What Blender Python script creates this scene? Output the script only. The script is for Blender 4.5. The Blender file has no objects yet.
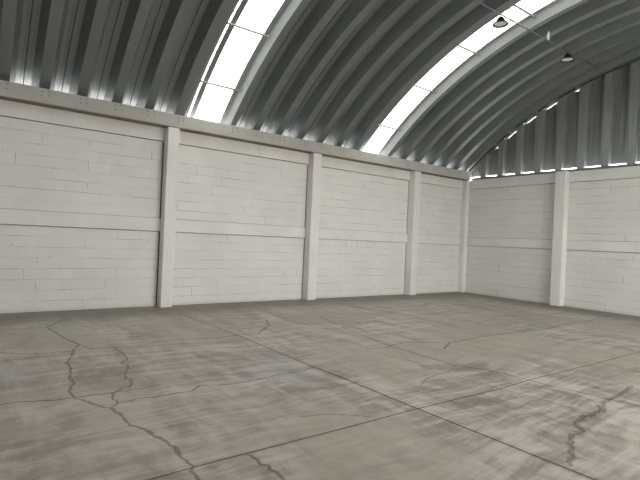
import bpy, math, random
from mathutils import Vector, Matrix
S = bpy.context.scene
COL = S.collection
random.seed(7)

# ------------------------------------------------------------------ helpers
class MB:
    """collects faces (with a material slot and a uv per corner) for ONE mesh"""
    def __init__(s): s.v, s.f, s.m, s.uv = [], [], [], []
    def face(s, pts, mat=0, uv=None):
        n = len(s.v); s.v += [tuple(p) for p in pts]
        s.f.append(tuple(range(n, n + len(pts)))); s.m.append(mat)
        s.uv.append(uv or [(0, 0)] * len(pts))
    def box(s, x0, x1, y0, y1, z0, z1, mat=0):
        a = [(x0,y0,z0),(x1,y0,z0),(x1,y1,z0),(x0,y1,z0),(x0,y0,z1),(x1,y0,z1),(x1,y1,z1),(x0,y1,z1)]
        n = len(s.v); s.v += a
        for f in ((0,3,2,1),(4,5,6,7),(0,1,5,4),(1,2,6,5),(2,3,7,6),(3,0,4,7)):
            s.f.append(tuple(n + i for i in f)); s.m.append(mat); s.uv.append([(0,0)]*4)
    def tube(s, p0, p1, r, seg=12, mat=0, cap=True):
        p0, p1 = Vector(p0), Vector(p1); d = (p1 - p0).normalized()
        a = d.orthogonal().normalized(); b = d.cross(a)
        n = len(s.v)
        for p in (p0, p1):
            for i in range(seg):
                t = 2*math.pi*i/seg
                s.v.append(tuple(p + a*(r*math.cos(t)) + b*(r*math.sin(t))))
        for i in range(seg):
            j = (i+1) % seg
            s.f.append((n+i, n+j, n+seg+j, n+seg+i)); s.m.append(mat); s.uv.append([(0,0)]*4)
        if cap:
            s.f.append(tuple(n+i for i in reversed(range(seg)))); s.m.append(mat); s.uv.append([(0,0)]*seg)
            s.f.append(tuple(n+seg+i for i in range(seg))); s.m.append(mat); s.uv.append([(0,0)]*seg)
    def lathe(s, prof, c=(0,0,0), seg=32, mat=0):
        n = len(s.v); k = len(prof)
        for i in range(seg):
            t = 2*math.pi*i/seg
            for r, z in prof: s.v.append((c[0]+r*math.cos(t), c[1]+r*math.sin(t), c[2]+z))
        for i in range(seg):
            j = (i+1) % seg
            for q in range(k-1):
                s.f.append((n+i*k+q, n+j*k+q, n+j*k+q+1, n+i*k+q+1)); s.m.append(mat); s.uv.append([(0,0)]*4)
    def build(s, name, mats, parent=None, smooth=False, loc=(0,0,0)):
        me = bpy.data.meshes.new(name)
        me.from_pydata(s.v, [], s.f)
        for m in (mats if isinstance(mats, (list, tuple)) else [mats]): me.materials.append(m)
        me.polygons.foreach_set('material_index', s.m)
        ul = me.uv_layers.new(name='UVMap'); k = 0
        for uv in s.uv:
            for c in uv: ul.data[k].uv = c; k += 1
        me.validate(); me.update()
        if smooth:
            for p in me.polygons: p.use_smooth = True
        o = bpy.data.objects.new(name, me); COL.objects.link(o); o.location = loc
        if parent: o.parent = parent
        return o

def bevel(o, w=.006, seg=2):
    m = o.modifiers.new('bevel', 'BEVEL'); m.width = w; m.segments = seg; m.limit_method = 'ANGLE'
    return o

def tag(o, label=None, cat=None, group=None, kind=None):
    if label: o['label'] = label
    if cat: o['category'] = cat
    if group: o['group'] = group
    if kind: o['kind'] = kind
    return o

def empty(name, loc):
    o = bpy.data.objects.new(name, None); COL.objects.link(o); o.location = loc
    o.empty_display_size = .1
    return o

def copy_tree(o, parent=None):
    c = o.copy(); COL.objects.link(c); c.parent = parent
    for ch in list(o.children): copy_tree(ch, c)
    return c

# ------------------------------------------------------------------ materials
class NT:
    def __init__(s, name):
        s.mat = bpy.data.materials.new(name); s.mat.use_nodes = True
        s.t = s.mat.node_tree; s.n = s.t.nodes; s.n.clear()
        s.out = s.n.new('ShaderNodeOutputMaterial')
    def node(s, typ, **kw):
        n = s.n.new('ShaderNode' + typ)
        for k, v in kw.items():
            if k in n.inputs: s.put(n.inputs[k], v)
            else: setattr(n, k, v)
        return n
    def put(s, inp, v):
        if hasattr(v, 'links') or isinstance(v, bpy.types.NodeSocket): s.t.links.new(v, inp)
        else: inp.default_value = v
    def noise(s, vec, scale, detail=4, rough=.55, dist=0.):
        n = s.node('TexNoise'); s.put(n.inputs['Vector'], vec)
        n.inputs['Scale'].default_value = scale; n.inputs['Detail'].default_value = detail
        n.inputs['Roughness'].default_value = rough; n.inputs['Distortion'].default_value = dist
        return n.outputs['Fac']
    def math(s, op, a, b=0., c=0., clamp=False):
        n = s.node('Math', operation=op, use_clamp=clamp)
        s.put(n.inputs[0], a); s.put(n.inputs[1], b); s.put(n.inputs[2], c)
        return n.outputs[0]
    def ramp(s, fac, lo, hi, a=0., b=1.):
        n = s.node('MapRange'); n.interpolation_type = 'SMOOTHSTEP'
        s.put(n.inputs['Value'], fac)
        for k, v in (('From Min', lo), ('From Max', hi), ('To Min', a), ('To Max', b)): n.inputs[k].default_value = v
        return n.outputs['Result']
    def mix(s, fac, a, b, mode='MIX'):
        n = s.node('Mix', data_type='RGBA', blend_type=mode)
        s.put(n.inputs['Factor'], fac)
        for i, v in ((6, a), (7, b)):
            if isinstance(v, tuple): v = v if len(v) == 4 else v + (1.,)
            s.put(n.inputs[i], v)
        return n.outputs[2]
    def mapping(s, vec, scale=(1,1,1), rot=(0,0,0), loc=(0,0,0)):
        n = s.node('Mapping'); s.put(n.inputs['Vector'], vec)
        n.inputs['Scale'].default_value = scale; n.inputs['Rotation'].default_value = rot; n.inputs['Location'].default_value = loc
        return n.outputs[0]
    def bump(s, h, strength, dist=.01):
        n = s.node('Bump'); s.put(n.inputs['Height'], h)
        n.inputs['Strength'].default_value = strength; n.inputs['Distance'].default_value = dist
        return n.outputs[0]
    def principled(s, color, rough=.6, metal=0., normal=None, spec=.5):
        b = s.node('BsdfPrincipled')
        if isinstance(color, tuple): color = color if len(color) == 4 else color + (1.,)
        s.put(b.inputs['Base Color'], color); s.put(b.inputs['Roughness'], rough)
        s.put(b.inputs['Metallic'], metal); b.inputs['Specular IOR Level'].default_value = spec
        if normal: s.put(b.inputs['Normal'], normal)
        s.t.links.new(b.outputs[0], s.out.inputs['Surface'])
        return b

def pos(t): return t.node('NewGeometry').outputs['Position']

def concrete_floor(name, dark=1., tint=(1,1,1), rough=.5):
    t = NT(name); p = pos(t)
    sx = t.node('SeparateXYZ'); t.put(sx.inputs[0], p)
    # long trowel sweeps: stretched, warped noise at two headings
    w = t.node('TexNoise'); t.put(w.inputs['Vector'], p); w.inputs['Scale'].default_value = .55; w.inputs['Detail'].default_value = 2
    va = t.node('VectorMath', operation='MULTIPLY_ADD'); t.put(va.inputs[0], w.outputs['Color']); va.inputs[1].default_value = (.75,.75,0); t.put(va.inputs[2], p)
    q = va.outputs[0]
    s1 = t.noise(t.mapping(q, (.45, 3.2, 1), (0,0,math.radians(-18))), 1.3, 6, .6, .6)
    s2 = t.noise(t.mapping(q, (3.0, .5, 1), (0,0,math.radians(-30)), (4,2,0)), 1.1, 6, .6, .5)
    s3 = t.noise(p, .45, 4, .6, .4)
    s4 = t.noise(p, 7., 8, .7)
    f = t.math('ADD', t.math('MULTIPLY', s1, .38), t.math('ADD', t.math('MULTIPLY', s2, .3), t.math('MULTIPLY', s4, .18)))
    s5 = t.noise(t.mapping(q, (.7, 6., 1), (0,0,math.radians(-12)), (7,1,0)), 2.6, 6, .65, .3)
    f = t.math('ADD', f, t.math('MULTIPLY_ADD', s5, .2, -.10))
    c = t.mix(t.ramp(f, .33, .53), FLOOR_DARK, FLOOR_LIGHT)
    c = t.mix(t.ramp(s3, .44, .62, 0, .65), c, FLOOR_BROWN)
    c = t.mix(t.ramp(t.noise(p, .7, 3, .5, .3), .52, .68, 0, .35), c, FLOOR_BLUE)
    # dirt swept up along the two walls
    dy = t.math('ADD', sx.outputs[1], t.math('MULTIPLY', t.noise(t.mapping(p, (.6,2,1)), 1.4, 5, .6), 1.1))
    dx = t.math('ADD', sx.outputs[0], t.math('MULTIPLY', t.noise(t.mapping(p, (2,.6,1)), 1.4, 5, .6), 1.1))
    m = t.math('MAXIMUM', t.ramp(dy, -1.3, .1), t.ramp(dx, -1.3, .1))
    c = t.mix(t.math('MULTIPLY', m, .8), c, FLOOR_DIRT)
    if dark != 1. or tint != (1,1,1):
        c = t.mix(1., c, tuple(dark*k for k in tint), 'MULTIPLY')
    r = t.ramp(s1, .35, .65, rough-.06, rough+.12)
    t.principled(c, r, 0, t.bump(s4, .12, .006), .4)
    return t.mat

FLOOR_DARK = (.225,.204,.172); FLOOR_LIGHT = (.54,.503,.443); FLOOR_BROWN = (.39,.336,.276)
FLOOR_BLUE = (.44,.435,.425); FLOOR_DIRT = (.165,.134,.102)
M = {}
M['floor'] = concrete_floor('concrete floor')
M['crack'] = concrete_floor('crack filler', .56, (1,.98,.96), .65)
M['crack_thin'] = concrete_floor('thin crack', .44, (1,.97,.94), .65)
M['crack_faint'] = concrete_floor('faint crack', .66, (1,.985,.97), .6)
M['joint'] = concrete_floor('saw cut joint', .34, (1,.95,.88), .8)

def block_paint(name, horiz, z0, row, base=(.79,.78,.735)):
    """painted concrete blocks; horiz = 0 for runs along X, 1 along Y"""
    t = NT(name); p = pos(t)
    sx = t.node('SeparateXYZ'); t.put(sx.inputs[0], p)
    cx = t.node('CombineXYZ'); t.put(cx.inputs[0], sx.outputs[horiz])
    t.put(cx.inputs[1], t.math('SUBTRACT', sx.outputs[2], z0))
    wob = t.node('VectorMath', operation='MULTIPLY_ADD')
    nz = t.node('TexNoise'); t.put(nz.inputs['Vector'], p); nz.inputs['Scale'].default_value = 2.5; nz.inputs['Detail'].default_value = 2
    t.put(wob.inputs[0], nz.outputs['Color']); wob.inputs[1].default_value = (.012,.012,0); t.put(wob.inputs[2], cx.outputs[0])
    b = t.node('TexBrick'); t.put(b.inputs['Vector'], wob.outputs[0])
    b.offset = .5; b.squash = 1
    b.inputs['Color1'].default_value = (1,1,1,1); b.inputs['Color2'].default_value = (.80,.80,.80,1); b.inputs['Mortar'].default_value = (.9,.9,.9,1)
    b.inputs['Scale'].default_value = 1; b.inputs['Brick Width'].default_value = .405; b.inputs['Row Height'].default_value = row
    b.inputs['Mortar Size'].default_value = .0075; b.inputs['Mortar Smooth'].default_value = .3; b.inputs['Bias'].default_value = 0
    fac = b.outputs['Fac']
    sw = t.node('SeparateXYZ'); t.put(sw.inputs[0], wob.outputs[0])
    fr = t.math('ABSOLUTE', t.math('SUBTRACT', t.math('FRACT', t.math('ADD', t.math('DIVIDE', sw.outputs[1], row), .5)), .5))
    hz = t.ramp(fr, .022, .036, 1, 0)                               # bed joints; what is left of fac are the head joints
    vt = t.math('SUBTRACT', fac, hz, clamp=True)
    gh = t.ramp(t.noise(t.mapping(p, (.5,.5,2.4)), 1.7, 5, .7), .42, .64, .10, .75)
    gv = t.ramp(t.noise(p, 2.3, 3, .6), .54, .66, .02, .75)
    line = t.math('ADD', t.math('MULTIPLY', t.math('MINIMUM', fac, hz), gh), t.math('MULTIPLY', vt, gv), clamp=True)
    st = t.noise(p, .8, 5, .6, .3)
    c = t.mix(t.ramp(st, .3, .7), base, tuple(k*.93 for k in base))
    c = t.mix(t.ramp(t.noise(t.mapping(p, (1,1,2.5)), 1.3, 4, .6), .55, .75, 0, .35), c, (.78,.735,.69))
    c = t.mix(t.ramp(t.noise(t.mapping(p, (4,4,.4)), 1.2, 4, .6), .58, .78, 0, .25), c, tuple(k*.8 for k in base))
    c = t.mix(.18, c, b.outputs['Color'], 'MULTIPLY')
    c = t.mix(line, c, (.34,.325,.285))
    # splash dirt at the foot of the wall
    d = t.ramp(t.math('ADD', sx.outputs[2], t.math('MULTIPLY', t.noise(p, 5, 4, .6), .10)), .03, .16, .35, 0)
    c = t.mix(d, c, (.40,.36,.30))
    h = t.math('SUBTRACT', t.math('MULTIPLY', t.noise(p, 40, 5, .7), .35), t.math('MULTIPLY', fac, .8))
    t.principled(c, .62, 0, t.bump(h, .35, .006), .35)
    return t.mat

def plain_paint(name, base, grime=.25, rough=.6, dirt=(.45,.40,.33)):
    t = NT(name); p = pos(t)
    c = t.mix(t.ramp(t.noise(p, 1.1, 5, .6, .3), .3, .7), base, tuple(k*.92 for k in base))
    c = t.mix(t.ramp(t.noise(t.mapping(p, (3,3,.6)), 1.6, 5, .65), .56, .8, 0, grime), c, dirt)
    t.principled(c, rough, 0, t.bump(t.noise(p, 30, 5, .7), .2, .005), .35)
    return t.mat

M['block_low_x'] = block_paint('painted block lower', 0, 0., .2035)
M['block_high_x'] = block_paint('painted block upper', 0, 1.895, .208)
M['block_low_y'] = block_paint('painted block lower end', 1, 0., .2035)
M['block_high_y'] = block_paint('painted block upper end', 1, 1.895, .208)
M['bond'] = plain_paint('painted bond beam', (.80,.79,.745), .2)
M['column'] = plain_paint('painted column', (.83,.81,.775), .12)
M['beam'] = plain_paint('bare roof beam', (.52,.505,.455), .35, .7)
M['soffit'] = plain_paint('shade toned soffit', (.23,.20,.16), .4, .8)  # brown tone paints in the shade under the roof beam
M['groove'] = plain_paint('shadow line gap', (.36,.34,.29), .4, .8)  # colour darkened to draw the shadow lines along the bond beams
M['joint_fill'] = plain_paint('dark column joint', (.17,.155,.13), .4, .8)
M['bolt'] = plain_paint('rusty bolt', (.12,.105,.09), .3, .6)

def sheet(name, base, rough, metal, crimp=0., streak=0.):
    t = NT(name); p = pos(t)
    uv = t.node('TexCoord').outputs['UV']
    n1 = t.noise(p, 1.2, 5, .6); n2 = t.noise(p, 45, 3, .6)
    c = t.mix(t.ramp(n1, .3, .7), base, tuple(k*.88 for k in base))
    c = t.mix(t.ramp(n2, .45, .7, 0, .25), c, tuple(k*1.15 for k in base))
    if streak:
        s = t.noise(t.mapping(uv, (60, .5, 1)), 1, 4, .7)
        c = t.mix(t.ramp(s, .4, .65, 0, streak), c, tuple(k*1.7 for k in base))
        n2 = t.math('ADD', n2, t.math('MULTIPLY', s, 6))
    h = n2; nb = t.bump(h, .06, .004)
    if crimp:
        sp = t.node('SeparateXYZ'); t.put(sp.inputs[0], uv)
        wv = t.math('SINE', t.math('MULTIPLY', sp.outputs[1], 2*math.pi/.035))
        nb = t.bump(t.math('ADD', wv, t.math('MULTIPLY', n2, .2)), crimp, .004)
    t.principled(c, rough, metal, nb, .5)
    return t.mat
SB = (.285,.302,.312)
M['sheet'] = sheet('galvanised roof sheet', SB, .42, .6)
M['web'] = sheet('crimped roof web', SB, .42, .6, .35)
M['lip'] = sheet('skylight flashing', (.32,.33,.335), .7, .0)
M['seam'] = sheet('seam groove', (.10,.10,.10), .6, .3)
M['gable'] = sheet('galvanised gable sheet', (.31,.322,.328), .45, .25, 0, .5)
M['flash'] = sheet('flashing strip', (.26,.265,.26), .5, .4)

def simple(name, color, rough=.5, metal=0., bumps=0.):
    t = NT(name); p = pos(t)
    c = t.mix(t.ramp(t.noise(p, 25, 3, .6), .35, .65), color, tuple(k*.85 for k in color))
    t.principled(c, rough, metal, t.bump(t.noise(p, 120, 3), .05, .002))
    return t.mat
M['black'] = simple('black lamp housing', (.018,.018,.019), .45, .2)
M['lens'] = simple('milky lamp lens', (.88,.89,.89), .3)
M['pipe'] = simple('galvanised conduit', (.22,.225,.225), .4, .6)
M['rod'] = simple('steel crossbar', (.34,.34,.34), .45, .4)
M['white'] = simple('white plastic', (.72,.73,.73), .35)
M['ground'] = plain_paint('yard ground', (.52,.50,.47), .4, .8)

def skylight(strength):
    t = NT('translucent daylight sheet'); p = pos(t)
    uv = t.node('TexCoord').outputs['UV']
    spk = t.ramp(t.noise(t.mapping(p, (1,.45,.45)), 22, 3, .65), .575, .64)                       # leaf litter and specks lying on the sheet
    blot = t.math('MULTIPLY', t.ramp(t.noise(t.mapping(p, (5,1.2,1.2)), 2.2, 4, .7), .66, .74), .93)
    d = t.math('MAXIMUM', t.math('MULTIPLY', spk, .93), blot)
    c = t.mix(d, (.985,1.,.975), (.16,.14,.115))
    # a patch of wet leaves lying on the farther strip
    dv = t.node('VectorMath', operation='DISTANCE'); t.put(dv.inputs[0], p); dv.inputs[1].default_value = (-4.50, -4.25, 6.62)
    lf = t.math('MULTIPLY', t.ramp(dv.outputs['Value'], .22, .55, 1, 0), t.ramp(t.noise(t.mapping(p, (2.,9.,9.)), 1.6, 4, .65), .47, .56))
    c = t.mix(lf, c, (.20,.165,.115))
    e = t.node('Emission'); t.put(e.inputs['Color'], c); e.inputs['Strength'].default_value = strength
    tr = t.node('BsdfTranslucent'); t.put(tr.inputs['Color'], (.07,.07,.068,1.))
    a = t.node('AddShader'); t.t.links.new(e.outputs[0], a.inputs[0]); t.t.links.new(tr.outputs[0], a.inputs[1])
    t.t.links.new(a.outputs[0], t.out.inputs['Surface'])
    return t.mat
CRACKS = [
    (1, 0.034, [(-12.407, -1.047), (-12.57, -1.309), (-12.749, -1.678)]),
    (1, 0.034, [(-12.749, -1.678), (-12.679, -2.158), (-12.63, -2.618), (-12.519, -3.129), (-12.6, -3.273), (-12.688, -3.625), (-12.799, -4.021), (-12.81, -4.33), (-12.859, -4.552), (-12.869, -4.849), (-12.936, -5.087), (-12.95, -5.269), (-12.934, -5.369)]),
    (1, 0.034, [(-12.93, -5.341), (-12.88, -5.428), (-12.817, -5.606), (-12.79, -5.704), (-12.716, -5.799), (-12.711, -5.802), (-12.679, -6.0), (-12.679, -6.121), (-12.664, -6.268), (-12.602, -6.392), (-12.558, -6.544), (-12.517, -6.688), (-12.51, -6.915), (-12.507, -7.02), (-12.48, -7.198)]),
    (1, 0.036, [(-12.484, -7.19), (-12.532, -7.228), (-12.534, -7.301), (-12.531, -7.374), (-12.543, -7.449)]),
    (3, 0.03, [(-12.153, -3.522), (-12.131, -3.73), (-12.129, -4.005), (-12.166, -4.193), (-12.266, -4.289), (-12.221, -4.453), (-12.318, -4.752), (-12.371, -4.886), (-12.346, -5.015), (-12.363, -5.154), (-12.436, -5.291)]),
    (1, 0.026, [(-12.484, -5.265), (-12.603, -5.397), (-12.643, -5.498), (-12.627, -5.683), (-12.718, -5.798)]),
    (2, 0.016, [(-13.602, -5.253), (-13.514, -5.245), (-13.378, -5.232), (-13.096, -5.343), (-12.927, -5.326), (-12.671, -5.368), (-12.485, -5.366), (-12.307, -5.355), (-12.118, -5.306)]),
    (2, 0.014, [(-12.617, -5.685), (-12.396, -5.667), (-12.088, -5.676), (-11.913, -5.677), (-11.781, -5.563), (-11.459, -5.658), (-11.106, -5.641), (-10.783, -5.589), (-10.502, -5.594), (-10.267, -5.516)]),
    (2, 0.016, [(-12.519, -3.195), (-12.421, -3.433), (-12.267, -3.468), (-12.076, -3.469), (-11.86, -3.505), (-11.408, -3.364), (-11.047, -3.377), (-10.596, -3.463), (-10.273, -3.401), (-9.915, -3.447), (-9.356, -2.848), (-9.147, -2.376)]),
    (2, 0.016, [(-13.529, -3.081), (-13.229, -3.341), (-13.085, -3.411), (-12.782, -3.472), (-12.662, -3.44)]),
    (3, 0.02, [(-13.372, -1.789), (-13.173, -1.624), (-12.746, -1.673)]),
    (3, 0.016, [(-9.662, -3.405), (-8.962, -3.272), (-8.112, -3.363), (-7.598, -3.35)]),
    (0, 0.011, [(-7.876, -2.373), (-8.137, -3.243), (-8.324, -4.175), (-8.505, -5.082), (-8.535, -5.754), (-8.527, -6.32), (-8.365, -6.592), (-8.274, -6.895), (-8.251, -7.215), (-8.247, -7.459), (-8.184, -7.66), (-8.147, -7.914), (-8.099, -8.196), (-8.078, -8.508)]),
    (3, 0.014, [(-7.676, -7.354), (-7.806, -7.823), (-7.919, -8.078), (-7.905, -8.268), (-7.892, -8.448)]),
    (3, 0.014, [(-6.443, -6.78), (-6.389, -7.225), (-6.436, -7.691), (-6.47, -7.936)]),
    (2, 0.015, [(-9.004, -5.062), (-8.652, -5.123), (-8.138, -4.985), (-7.539, -5.261)]),
    (2, 0.017, [(-7.865, -5.605), (-7.378, -5.336), (-6.959, -5.32), (-6.47, -5.275), (-5.56, -5.293), (-4.809, -5.305), (-4.377, -5.379), (-3.277, -5.242), (-2.244, -5.262), (-1.45, -5.142)]),
    (3, 0.02, [(-9.622, -6.68), (-9.264, -6.521), (-8.889, -6.476), (-8.715, -6.464)]),
    (3, 0.016, [(-9.048, -5.11), (-8.965, -5.543), (-8.888, -5.941), (-8.992, -6.322)]),
    (0, 0.012, [(-10.402, -1.064), (-10.335, -2.071), (-10.282, -3.523), (-10.284, -4.518), (-10.269, -5.54), (-10.245, -6.006), (-10.244, -6.783), (-10.24, -7.197), (-10.227, -7.682), (-10.217, -8.07), (-10.208, -8.444), (-10.199, -8.799), (-10.193, -9.016)]),
    (0, 0.014, [(-13.094, -7.224), (-12.788, -7.211), (-12.481, -7.2), (-12.102, -7.198), (-11.42, -7.202), (-10.24, -7.197), (-9.599, -7.208), (-8.905, -7.229), (-8.231, -7.203), (-6.389, -7.225), (-4.946, -7.225), (-4.106, -7.234)]),
    (4, 0.042, [(-7.297, -7.969), (-7.497, -7.99), (-7.951, -8.06), (-8.257, -8.073), (-8.624, -8.168), (-8.872, -8.181), (-9.085, -8.176), (-9.244, -8.222), (-9.343, -8.321), (-9.572, -8.334), (-9.776, -8.44), (-9.916, -8.522), (-10.138, -8.597)]),
    (1, 0.03, [(-12.09, -7.205), (-12.074, -7.342), (-12.067, -7.443), (-12.041, -7.548), (-12.065, -7.658), (-12.1, -7.768)]),
    (3, 0.02, [(-11.347, -6.802), (-11.026, -6.901), (-10.79, -7.119)]),
]
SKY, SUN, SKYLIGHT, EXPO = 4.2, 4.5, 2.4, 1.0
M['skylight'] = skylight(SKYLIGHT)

# ------------------------------------------------------------------ dimensions (metres; corner of the two walls at the origin)
XF = -24.9                    # front of the hall, behind the camera
YO = -13.488                  # far side wall, to the right of the camera
WH = 3.86                     # top of the walls
SD = .19                      # the skylight trough is shallower
YC, ZC, R = -6.744, -2.96, 9.75
DEP = .26                     # depth of the roof corrugation
BT = 4.13                     # top of the roof beam

# ------------------------------------------------------------------ floor with its joints and cracks
def strip(mb, pts, w, mat, z, jag):
    """a ribbon along pts on the floor; jag roughens its edges"""
    P = [Vector((a, b)) for a, b in pts]; Q = [P[0]]
    for a, b in zip(P, P[1:]):
        n = max(1, int((b-a).length / .045)) if jag else 1
        for i in range(1, n+1): Q.append(a + (b-a)*(i/n))
    if jag:
        Q = [q + Vector((random.gauss(0, jag), random.gauss(0, jag))) for q in Q]
    L = []; Rr = []
    for i, q in enumerate(Q):
        d = (Q[min(i+1, len(Q)-1)] - Q[max(i-1, 0)]); d.normalize()
        n = Vector((-d.y, d.x)); k = 1.
        if jag:
            k = random.uniform(.35, 1.5)
            if i in (0, len(Q)-1): k *= .3
        L.append(q + n*(w*.5*k)); Rr.append(q - n*(w*.5*(random.uniform(.55, 1.4) if jag else 1.)))
    for i in range(len(Q)-1):
        mb.face([(Rr[i].x, Rr[i].y, z), (Rr[i+1].x, Rr[i+1].y, z), (L[i+1].x, L[i+1].y, z), (L[i].x, L[i].y, z)], mat)

fl = MB()
fl.box(XF-.2, .18, YO-.2, .18, -.15, 0.)
for i, (k, w, pts) in enumerate(CRACKS):
    z = .0008 + i*.00004
    far = sum(q[1] for q in pts)/len(pts) > -6.3
    w *= (1.45 if k != 3 else 1.1) if far and k != 1 else 1.
    if k == 0: strip(fl, pts, w, 4, z+.0012, 0)
    elif k == 1: strip(fl, pts, w, 1, z, .007)
    elif k == 2: strip(fl, pts, w*1.05, 2, z, .007)
    elif k == 3: strip(fl, pts, w, 3, z, .006)
    else: strip(fl, pts, w*1.15, 3, z, .016); strip(fl, pts, w*.45, 1, z+.0004, .02)
floor = tag(fl.build('floor', [M['floor'], M['crack'], M['crack_thin'], M['crack_faint'], M['joint']]),
            'worn grey concrete floor with saw cut joints and branching cracks', 'floor', kind='structure')

# ------------------------------------------------------------------ block walls, each with two bond beams
MZ0, MZ1, UZ0 = 1.62, 1.895, 3.56
def block_wall(name, side, label):
    mb = MB()
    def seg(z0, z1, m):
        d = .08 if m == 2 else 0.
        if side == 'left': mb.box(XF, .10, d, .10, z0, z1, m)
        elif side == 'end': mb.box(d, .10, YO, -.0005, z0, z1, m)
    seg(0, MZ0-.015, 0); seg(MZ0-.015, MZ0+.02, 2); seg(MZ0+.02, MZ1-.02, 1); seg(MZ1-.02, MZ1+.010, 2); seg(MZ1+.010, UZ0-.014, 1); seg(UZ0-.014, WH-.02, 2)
    if side == 'left':                   # open joints between the blocks and the columns
        for x, g in ((-10.49, .028), (-6.69, .016), (-2.83, .016)): mb.box(x-g, x+.01, -.003, .01, .02, UZ0-.03, 3)
    a = 'x' if side == 'left' else 'y'
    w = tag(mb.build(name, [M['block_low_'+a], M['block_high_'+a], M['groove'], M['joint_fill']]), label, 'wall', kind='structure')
    for z0, z1, pr in ((MZ0, MZ1, .030), (UZ0, WH, .030)):
        b = MB()
        if side == 'left': b.box(XF+.01, -.035, -pr, .09, z0, z1)
        else: b.box(-pr, .09, YO+.01, -.035, z0, z1)
        bevel(b.build('bond_beam', M['bond'], w), .005)
    return w
wall_left = block_wall('wall_left', 'left', 'long white painted block wall on the left, under the roof beam')
wall_back = block_wall('wall_back', 'end', 'white painted block end wall under the upright metal sheets')

# the two walls the camera has behind it and to its right, the side one with an unseen wide gateway added to let daylight in
def gate_wall(name, pieces, label):
    mb = MB()
    for q in pieces: mb.box(*q)
    return tag(mb.build(name, M['bond']), label, 'wall', kind='structure')
GX0, GX1, GZ = -9.5, -2.0, 3.7
gate_wall('wall_right', [(XF, GX0, YO-.15, YO, 0, WH), (GX1, 0, YO-.15, YO, 0, WH), (GX0, GX1, YO-.15, YO, GZ, WH)],
          'white side wall with an open gateway added for daylight, out of the picture')
gate_wall('wall_front', [(XF-.15, XF, YO, 0, 0, WH)],
          'white front wall, out of the picture')

# ------------------------------------------------------------------ roof beam along the foot of the vault
def roof_beam(y0, y1, face_y, sgn, label):
    mb = MB(); mb.box(XF, -.10, y0, y1, WH, BT)
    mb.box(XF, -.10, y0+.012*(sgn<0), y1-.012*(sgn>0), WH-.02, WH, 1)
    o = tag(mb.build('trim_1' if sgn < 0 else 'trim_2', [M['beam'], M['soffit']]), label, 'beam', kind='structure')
    bevel(o, .012)
    return o
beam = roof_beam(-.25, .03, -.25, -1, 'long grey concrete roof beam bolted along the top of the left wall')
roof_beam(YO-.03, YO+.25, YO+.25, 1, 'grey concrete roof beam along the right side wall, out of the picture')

# ------------------------------------------------------------------ columns
COLG = 'white concrete columns along the walls'
def column(x0, x1, y0, y1, label, top=WH-.02):
    mb = MB(); cx, cy = (x0+x1)/2, (y0+y1)/2
    mb.box(x0-cx, x1-cx, y0-cy, y1-cy, 0, top)
    o = mb.build('concrete_column', M['column'], loc=(cx, cy, 0))
    bevel(o, .012)
    return tag(o, label, 'column', COLG)
column(-10.49, -10.24, -.25, 0, 'white concrete column on the left wall below the nearer skylight strip, largest of the wall columns')
column(-6.69, -6.42, -.25, 0, 'white concrete column on the left wall, second from the left edge of the photo')
column(-2.83, -2.56, -.25, 0, 'white concrete column on the left wall next before the corner, below the farther skylight')
column(-.19, 0, -.19, 0, 'slim white corner column where the left wall meets the end wall')
column(-.25, 0, -3.56, -3.27, 'white concrete column on the end wall under the grey metal sheets', WH)

# ------------------------------------------------------------------ barrel roof: corrugated sheet swept along an arc
P_, FW, TW = .635, .18, .455           # pitch, inner flat, trough
prof = []                              # (x, radial offset, material of the piece that starts here)
troughs = []
# groups of six troughs separated by a skylight trough of 1.1 m; positions run from the front of the hall to the end wall
sky_x = [-25.41, -20.32, -15.23, -10.14, -5.05]
x_end = .29
GLAZED = sky_x[2:]                     # the two bays at the front, behind the camera, are plain sheet
sky_edges = []
def trough(x):
    i = len(prof)
    w = .10
    c = x + TW/2
    prof.extend([(x, 0, 1), (x+w, DEP, 0), (c-.050, DEP, 0), (c-.044, DEP-.006, 0), (c-.009, DEP-.006, 2), (c-.008, DEP+.03, 2), (c+.008, DEP+.03, 2),
                 (c+.009, DEP-.006, 0), (c+.044, DEP-.006, 0), (c+.050, DEP, 0), (x+TW-w, DEP, 1), (x+TW, 0, 0)])
for s in sky_x:
    if s not in GLAZED:
        for q in (s, s+P_+.005):
            if q > XF: trough(q)
    else:
        a = s + .04
        # left web, rim, slit, bar, opening, rim, right web; None breaks the sheet
        prof.extend([(a, 0, 3), (a+.07, SD, 3), (a+.145, SD, None), (a+.185, SD, 0), (a+.30, SD, None),
                     (s+.96, SD, 3), (s+1.07, SD, 3), (s+1.145, 0, 0)])
        sky_edges.append((a+.13, s+1.0))
    for k in range(6):
        t0 = s + 1.1 + FW + k*P_
        if t0 > XF: trough(t0)
prof.append((x_end, 0, None))
TH = math.acos((BT-ZC)/R)             # half angle down to the top of the roof beam
NS = 72
def arc(x, r, th):
    th *= math.acos((BT - .02*(r > .1) - ZC)/(R+r))/TH          # every rib is cut off level, the troughs just past the beam
    return (x, YC + (R+r)*math.sin(th), ZC + (R+r)*math.cos(th))
rf = MB()
ths = [TH - 2*TH*i/NS for i in range(NS+1)]
acc = [0]
for a, b in zip(prof, prof[1:]): acc.append(acc[-1] + math.hypot(b[0]-a[0], b[1]-a[1]))
for i, (a, b) in enumerate(zip(prof, prof[1:])):
    if a[2] is None: continue
    for j in range(NS):
        t0, t1 = ths[j], ths[j+1]
        rf.face([arc(a[0],a[1],t0), arc(a[0],a[1],t1), arc(b[0],b[1],t1), arc(b[0],b[1],t0)], a[2],
                [(acc[i], R*t0), (acc[i], R*t1), (acc[i+1], R*t1), (acc[i+1], R*t0)])
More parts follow.
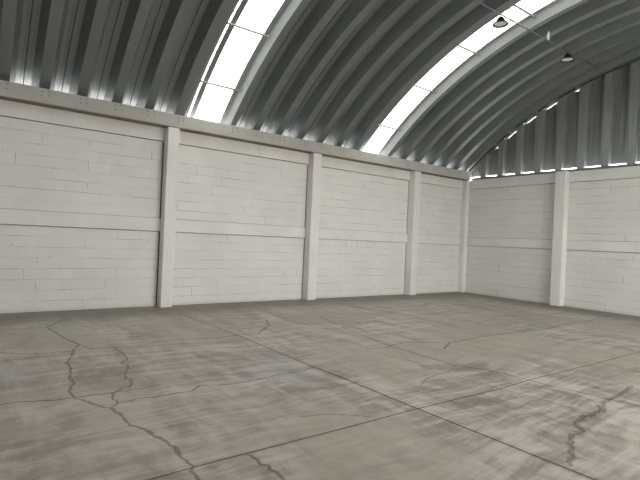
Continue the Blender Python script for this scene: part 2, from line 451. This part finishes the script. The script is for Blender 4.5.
ceiling = tag(rf.build('ceiling', [M['sheet'], M['web'], M['seam'], M['lip']]),
              'arched corrugated galvanised steel roof spanning the hall', 'roof', kind='structure')
sm = ceiling.modifiers.new('weld', 'WELD'); sm.merge_threshold = .0005
so = ceiling.modifiers.new('thickness', 'SOLIDIFY'); so.thickness = .004; so.offset = 0

# ------------------------------------------------------------------ skylights: translucent strip and its crossbars
SKYL = {-5.05: 'bright translucent skylight strip arching over the roof, farther one toward the end wall',
        -10.14: 'bright translucent skylight strip arching over the roof, nearer one on the left'}
wi = 0
for s, (x0, x1) in zip(GLAZED, sky_edges):
    wi += 1
    mb = MB(); r0, r1 = SD+.004, SD+.012
    for j in range(NS):
        t0, t1 = ths[j], ths[j+1]
        for r in (r0, r1):
            mb.face([arc(x0,r,t0), arc(x0,r,t1), arc(x1,r,t1), arc(x1,r,t0)])
        for x in (x0, x1):
            mb.face([arc(x,r0,t0), arc(x,r0,t1), arc(x,r1,t1), arc(x,r1,t0)])
    for t in (ths[0], ths[-1]): mb.face([arc(x0,r0,t), arc(x1,r0,t), arc(x1,r1,t), arc(x0,r1,t)])
    w = tag(mb.build('window_%d' % wi, M['skylight']), SKYL.get(s, 'translucent skylight strip behind the camera, out of the picture'), 'skylight', kind='structure')
    for k in range(-4, 5):
        th = math.radians(28.9 - 8.3*(k+3))
        b = MB(); b.tube(arc(s+.15, SD-.06, th), arc(s+1.07, SD-.06, th), .024, 8)
        b.build('crossbar', M['rod'], w)

# ------------------------------------------------------------------ gable cladding over the end wall
GH = .075
def roof_z(y, dr): return ZC + math.sqrt(max(0, (R+dr)**2 - (y-YC)**2))
gp = []                                # (y, x, material)
y = -.05; k = 0
y0 = -3.29 + 5*P_ + .0                 # first trough start, counted back from the measured one
gy = y0 - P_*0
edges = []
gp.append((-.06, .03))
yy = gy
while yy > YO + .3:
    c = yy - .22
    gp += [(yy, .03), (yy+.03, .26), (c+.055, .26), (c+.045, .25), (c-.045, .25), (c-.055, .26), (yy-.42, .26), (yy-.44, .03)]
    edges.append(yy); yy -= P_
gp.append((YO+.05, .03))
def slit(v):                            # daylight shows over the sheets where they stop short of the roof
    return any(a > v > c for a, c in ((-1.55,-1.84), (-2.15,-2.47), (-2.77,-3.09), (-3.62,-3.72), (-1.08,-1.19)))
ga = MB(); acc = 0
for (ya, xa), (yb, xb) in zip(gp, gp[1:]):
    deep = min(xa, xb) > .1
    z0a = z0b = WH + (.144 if deep else GH-.03)
    n = max(1, int(abs(yb-ya)/.06)); L = math.hypot(yb-ya, xb-xa)
    for i in range(n):
        f0, f1 = i/n, (i+1)/n
        p0 = (xa+(xb-xa)*f0, ya+(yb-ya)*f0); p1 = (xa+(xb-xa)*f1, ya+(yb-ya)*f1)
        def top(q):
            deepq = q[0] > .1
            return max(WH+GH, roof_z(q[1], ((-.022 if slit(q[1]-.14) else -.003) if deepq else -.015)))
        ga.face([(p0[0],p0[1],z0a), (p1[0],p1[1],z0b), (p1[0],p1[1],max(z0b,top(p1))), (p0[0],p0[1],max(z0a,top(p0)))], 0,
                [(acc+L*f0, z0a), (acc+L*f1, z0b), (acc+L*f1, top(p1)), (acc+L*f0, top(p0))])
    acc += L
gable = tag(ga.build('wall_gable', M['gable']), 'grey corrugated metal gable sheets standing on the white end wall', 'gable cladding', kind='structure')
wm = gable.modifiers.new('weld', 'WELD'); wm.merge_threshold = .0005
gs = gable.modifiers.new('thickness', 'SOLIDIFY'); gs.thickness = .003; gs.offset = 0
cl = MB()                              # dark strip in place of the shadow gap under the roof edge
for i in range(240):
    ya, yb = -.12 + (YO+.24)*i/240, -.12 + (YO+.24)*(i+1)/240
    if slit((ya+yb)/2): continue
    q = [[(x, v, roof_z(v, r)) for r in (-.045, -.006)] for v in (ya, yb) for x in (-.004, .028)]
    cl.face([q[0][0], q[2][0], q[2][1], q[0][1]]); cl.face([q[1][0], q[1][1], q[3][1], q[3][0]])
    cl.face([q[0][0], q[1][0], q[3][0], q[2][0]]); cl.face([q[0][1], q[2][1], q[3][1], q[1][1]])
tag(cl.build('trim_4', M['seam']), 'dark strip standing in for the shadow gap along the arched edge between roof and gable sheets', 'trim', kind='structure')
fb = MB(); fb.box(-.012, .0, YO+.02, -.27, WH-.012, WH+GH); fb.box(-.012, .10, YO+.02, -.27, WH, WH+.012)
tag(fb.build('trim_3', M['flash']), 'grey metal flashing strip between end wall and gable sheets', 'flashing', kind='structure')
# far gable at the front, behind the camera
gf = MB()
for i in range(60):
    ya, yb = YO + (-YO)*i/60, YO + (-YO)*(i+1)/60
    gf.face([(XF, ya, WH), (XF, yb, WH), (XF, yb, max(WH, roof_z(yb, .20))), (XF, ya, max(WH, roof_z(ya, .20)))])
g2 = tag(gf.build('wall_front_gable', M['flash']), 'metal gable of the front wall, out of the picture', 'gable cladding', kind='structure')
g2.modifiers.new('thickness', 'SOLIDIFY').thickness = .03

# ------------------------------------------------------------------ bolts through the roof beam, four under every inner flat of the roof
bm_ = MB(); bm_.tube((0, 0, 0), (0, -.012, 0), .011, 8)
b0 = None
cnt = 0
for s in sky_x:
    for k in range(7):
        xx = s + 1.1 + k*P_ + FW/2
        if xx < -14.2 or xx > -.2: continue
        for dx, dz in ((-.055,.0), (.055,.012), (-.05,-.07), (.06,-.062)):
            if b0 is None:
                b0 = bm_.build('bolt', M['bolt'], beam); o = b0
            else:
                o = b0.copy(); COL.objects.link(o); o.parent = beam
            o.location = (xx+dx+random.uniform(-.012,.012), -.248, BT-.065+dz+random.uniform(-.01,.01)); cnt += 1

# ------------------------------------------------------------------ conduit below the roof, its lamps and the white cylinder
CY, CZ = -4.77, 6.19
cond = empty('conduit_run', (-1.30, CY, CZ))
c = MB(); c.tube((-5.6, 0, 0), (0, 0, 0), .013, 12); c.tube((-.012, 0, 0), (.03, 0, 0), .022, 12); c.tube((-3.0,0,0), (-2.9,0,0), .017, 12)
c.build('pipe', M['pipe'], cond, True)
roofz = roof_z(CY, 0)
for hx in (-1.30, -2.38, -6.10):
    h = MB(); h.tube((0,0,0), (0,0,roofz+.05-CZ), .006, 8)
    h.lathe([(.0,-.02),(.019,-.02),(.019,.02),(.0,.02)], seg=12)
    h.build('hanger_rod', M['pipe'], cond, False, (hx+1.30, 0, 0))
tag(cond, 'thin grey conduit hung on rods under the arched roof', 'conduit')

cy = empty('hanging_cylinder', (-3.66, CY+.035, CZ+.13))
wc = MB(); wc.lathe([(0,-.095),(.021,-.095),(.027,-.087),(.025,.04),(.018,.075),(.010,.10),(0,.10)], seg=20)
wc.build('body', M['white'], cy, True)
wc = MB(); wc.tube((0,0,.10), (0,0,roofz+.02-CZ-.13), .005, 8); wc.build('cord', M['pipe'], cy)
tag(cy, 'small white cylinder hanging on a cord between the two black lamps', 'fixture')

def lamp():
    r = empty('high_bay_lamp', (0,0,0))
    z = -.06                                                     # top of the housing, below the conduit
    h = MB(); h.lathe([(0,z),(.045,z),(.052,z-.006),(.052,z-.05),(.072,z-.06),(.080,z-.085),(.088,z-.095)], seg=32)
    for i in range(24):                                          # cooling fins
        t = 2*math.pi*i/24; ca, sa = math.cos(t), math.sin(t); n = (-sa*.0015, ca*.0015)
        q = [(.050,z-.012),(.050,z-.092),(.086,z-.092),(.064,z-.03)]
        for sg in (1,-1): h.face([(a*ca+sg*n[0], a*sa+sg*n[1], b) for a, b in (q if sg > 0 else q[::-1])])
    h.build('housing', M['black'], r, True)
    s = MB(); s.lathe([(.080,z-.085),(.105,z-.100),(.132,z-.118),(.143,z-.130),(.152,z-.140),(.146,z-.146),(.122,z-.136),(.112,z-.124)], seg=40)
    s.build('reflector_rim', M['black'], r, True)
    l = MB(); l.lathe([(0,z-.134),(.06,z-.133),(.104,z-.130),(.114,z-.126)], seg=40)
    l.build('lens', M['lens'], r, True)
    k = MB(); k.tube((0,0,z), (0,0,-.0135), .007, 8); k.lathe([(.012,z),(.016,z+.006),(.012,z+.014),(0,z+.014)], seg=16)
    ring = k.build('hook', M['black'], r)
    return r
l1 = lamp(); l1.location = (-5.53, CY, CZ)
GL = 'round lamps hung under the conduit'
tag(l1, 'black round high bay lamp hanging in front of the bright skylight strip', 'lamp', GL)
l2 = copy_tree(l1); l2.location = (-2.85, CY, CZ)
tag(l2, 'black round high bay lamp hanging against the grey roof near the end wall', 'lamp', GL)

# ------------------------------------------------------------------ the yard outside
g = MB(); g.face([(-70,-60,-.20), (45,-60,-.20), (45,50,-.20), (-70,50,-.20)])
tag(g.build('ground', M['ground']), 'pale yard ground outside the hall', 'ground', kind='structure')

# ------------------------------------------------------------------ light
w = bpy.data.worlds.new('hazy sky'); S.world = w; w.use_nodes = True
bg = w.node_tree.nodes['Background']; bg.inputs['Color'].default_value = (.97,.985,1.,1); bg.inputs['Strength'].default_value = SKY
sl = bpy.data.lights.new('sun', 'SUN'); sl.energy = SUN; sl.angle = math.radians(3); sl.color = (1,.97,.92)
so_ = bpy.data.objects.new('sun', sl); COL.objects.link(so_)
so_.rotation_euler = Vector((.45,.55,.70)).to_track_quat('Z','Y').to_euler()

# ------------------------------------------------------------------ camera
cd = bpy.data.cameras.new('camera'); cam = bpy.data.objects.new('camera', cd); COL.objects.link(cam)
cd.sensor_fit = 'HORIZONTAL'; cd.sensor_width = 36; cd.lens = 472.783/640*36; cd.clip_start = .05
Rx, Ux, Bx = (0.803313,-0.593848,0.045078), (-0.03534,0.028026,0.998982), (-0.594507,-0.804089,0.001528)
m = Matrix.Identity(4)
for i in range(3): m[i][0], m[i][1], m[i][2] = Rx[i], Ux[i], Bx[i]
m.translation = (-13.779525,-10.272635,1.6)
cam.matrix_world = m
S.camera = cam
vs = S.view_settings
S.display_settings.display_device = 'sRGB'
vs.view_transform = 'Standard'; vs.look = 'None'; vs.gamma = 1; vs.use_curve_mapping = False; vs.exposure = EXPO
S.cycles.use_denoising = True
S.cycles.max_bounces = 10; S.cycles.diffuse_bounces = 6; S.cycles.glossy_bounces = 4
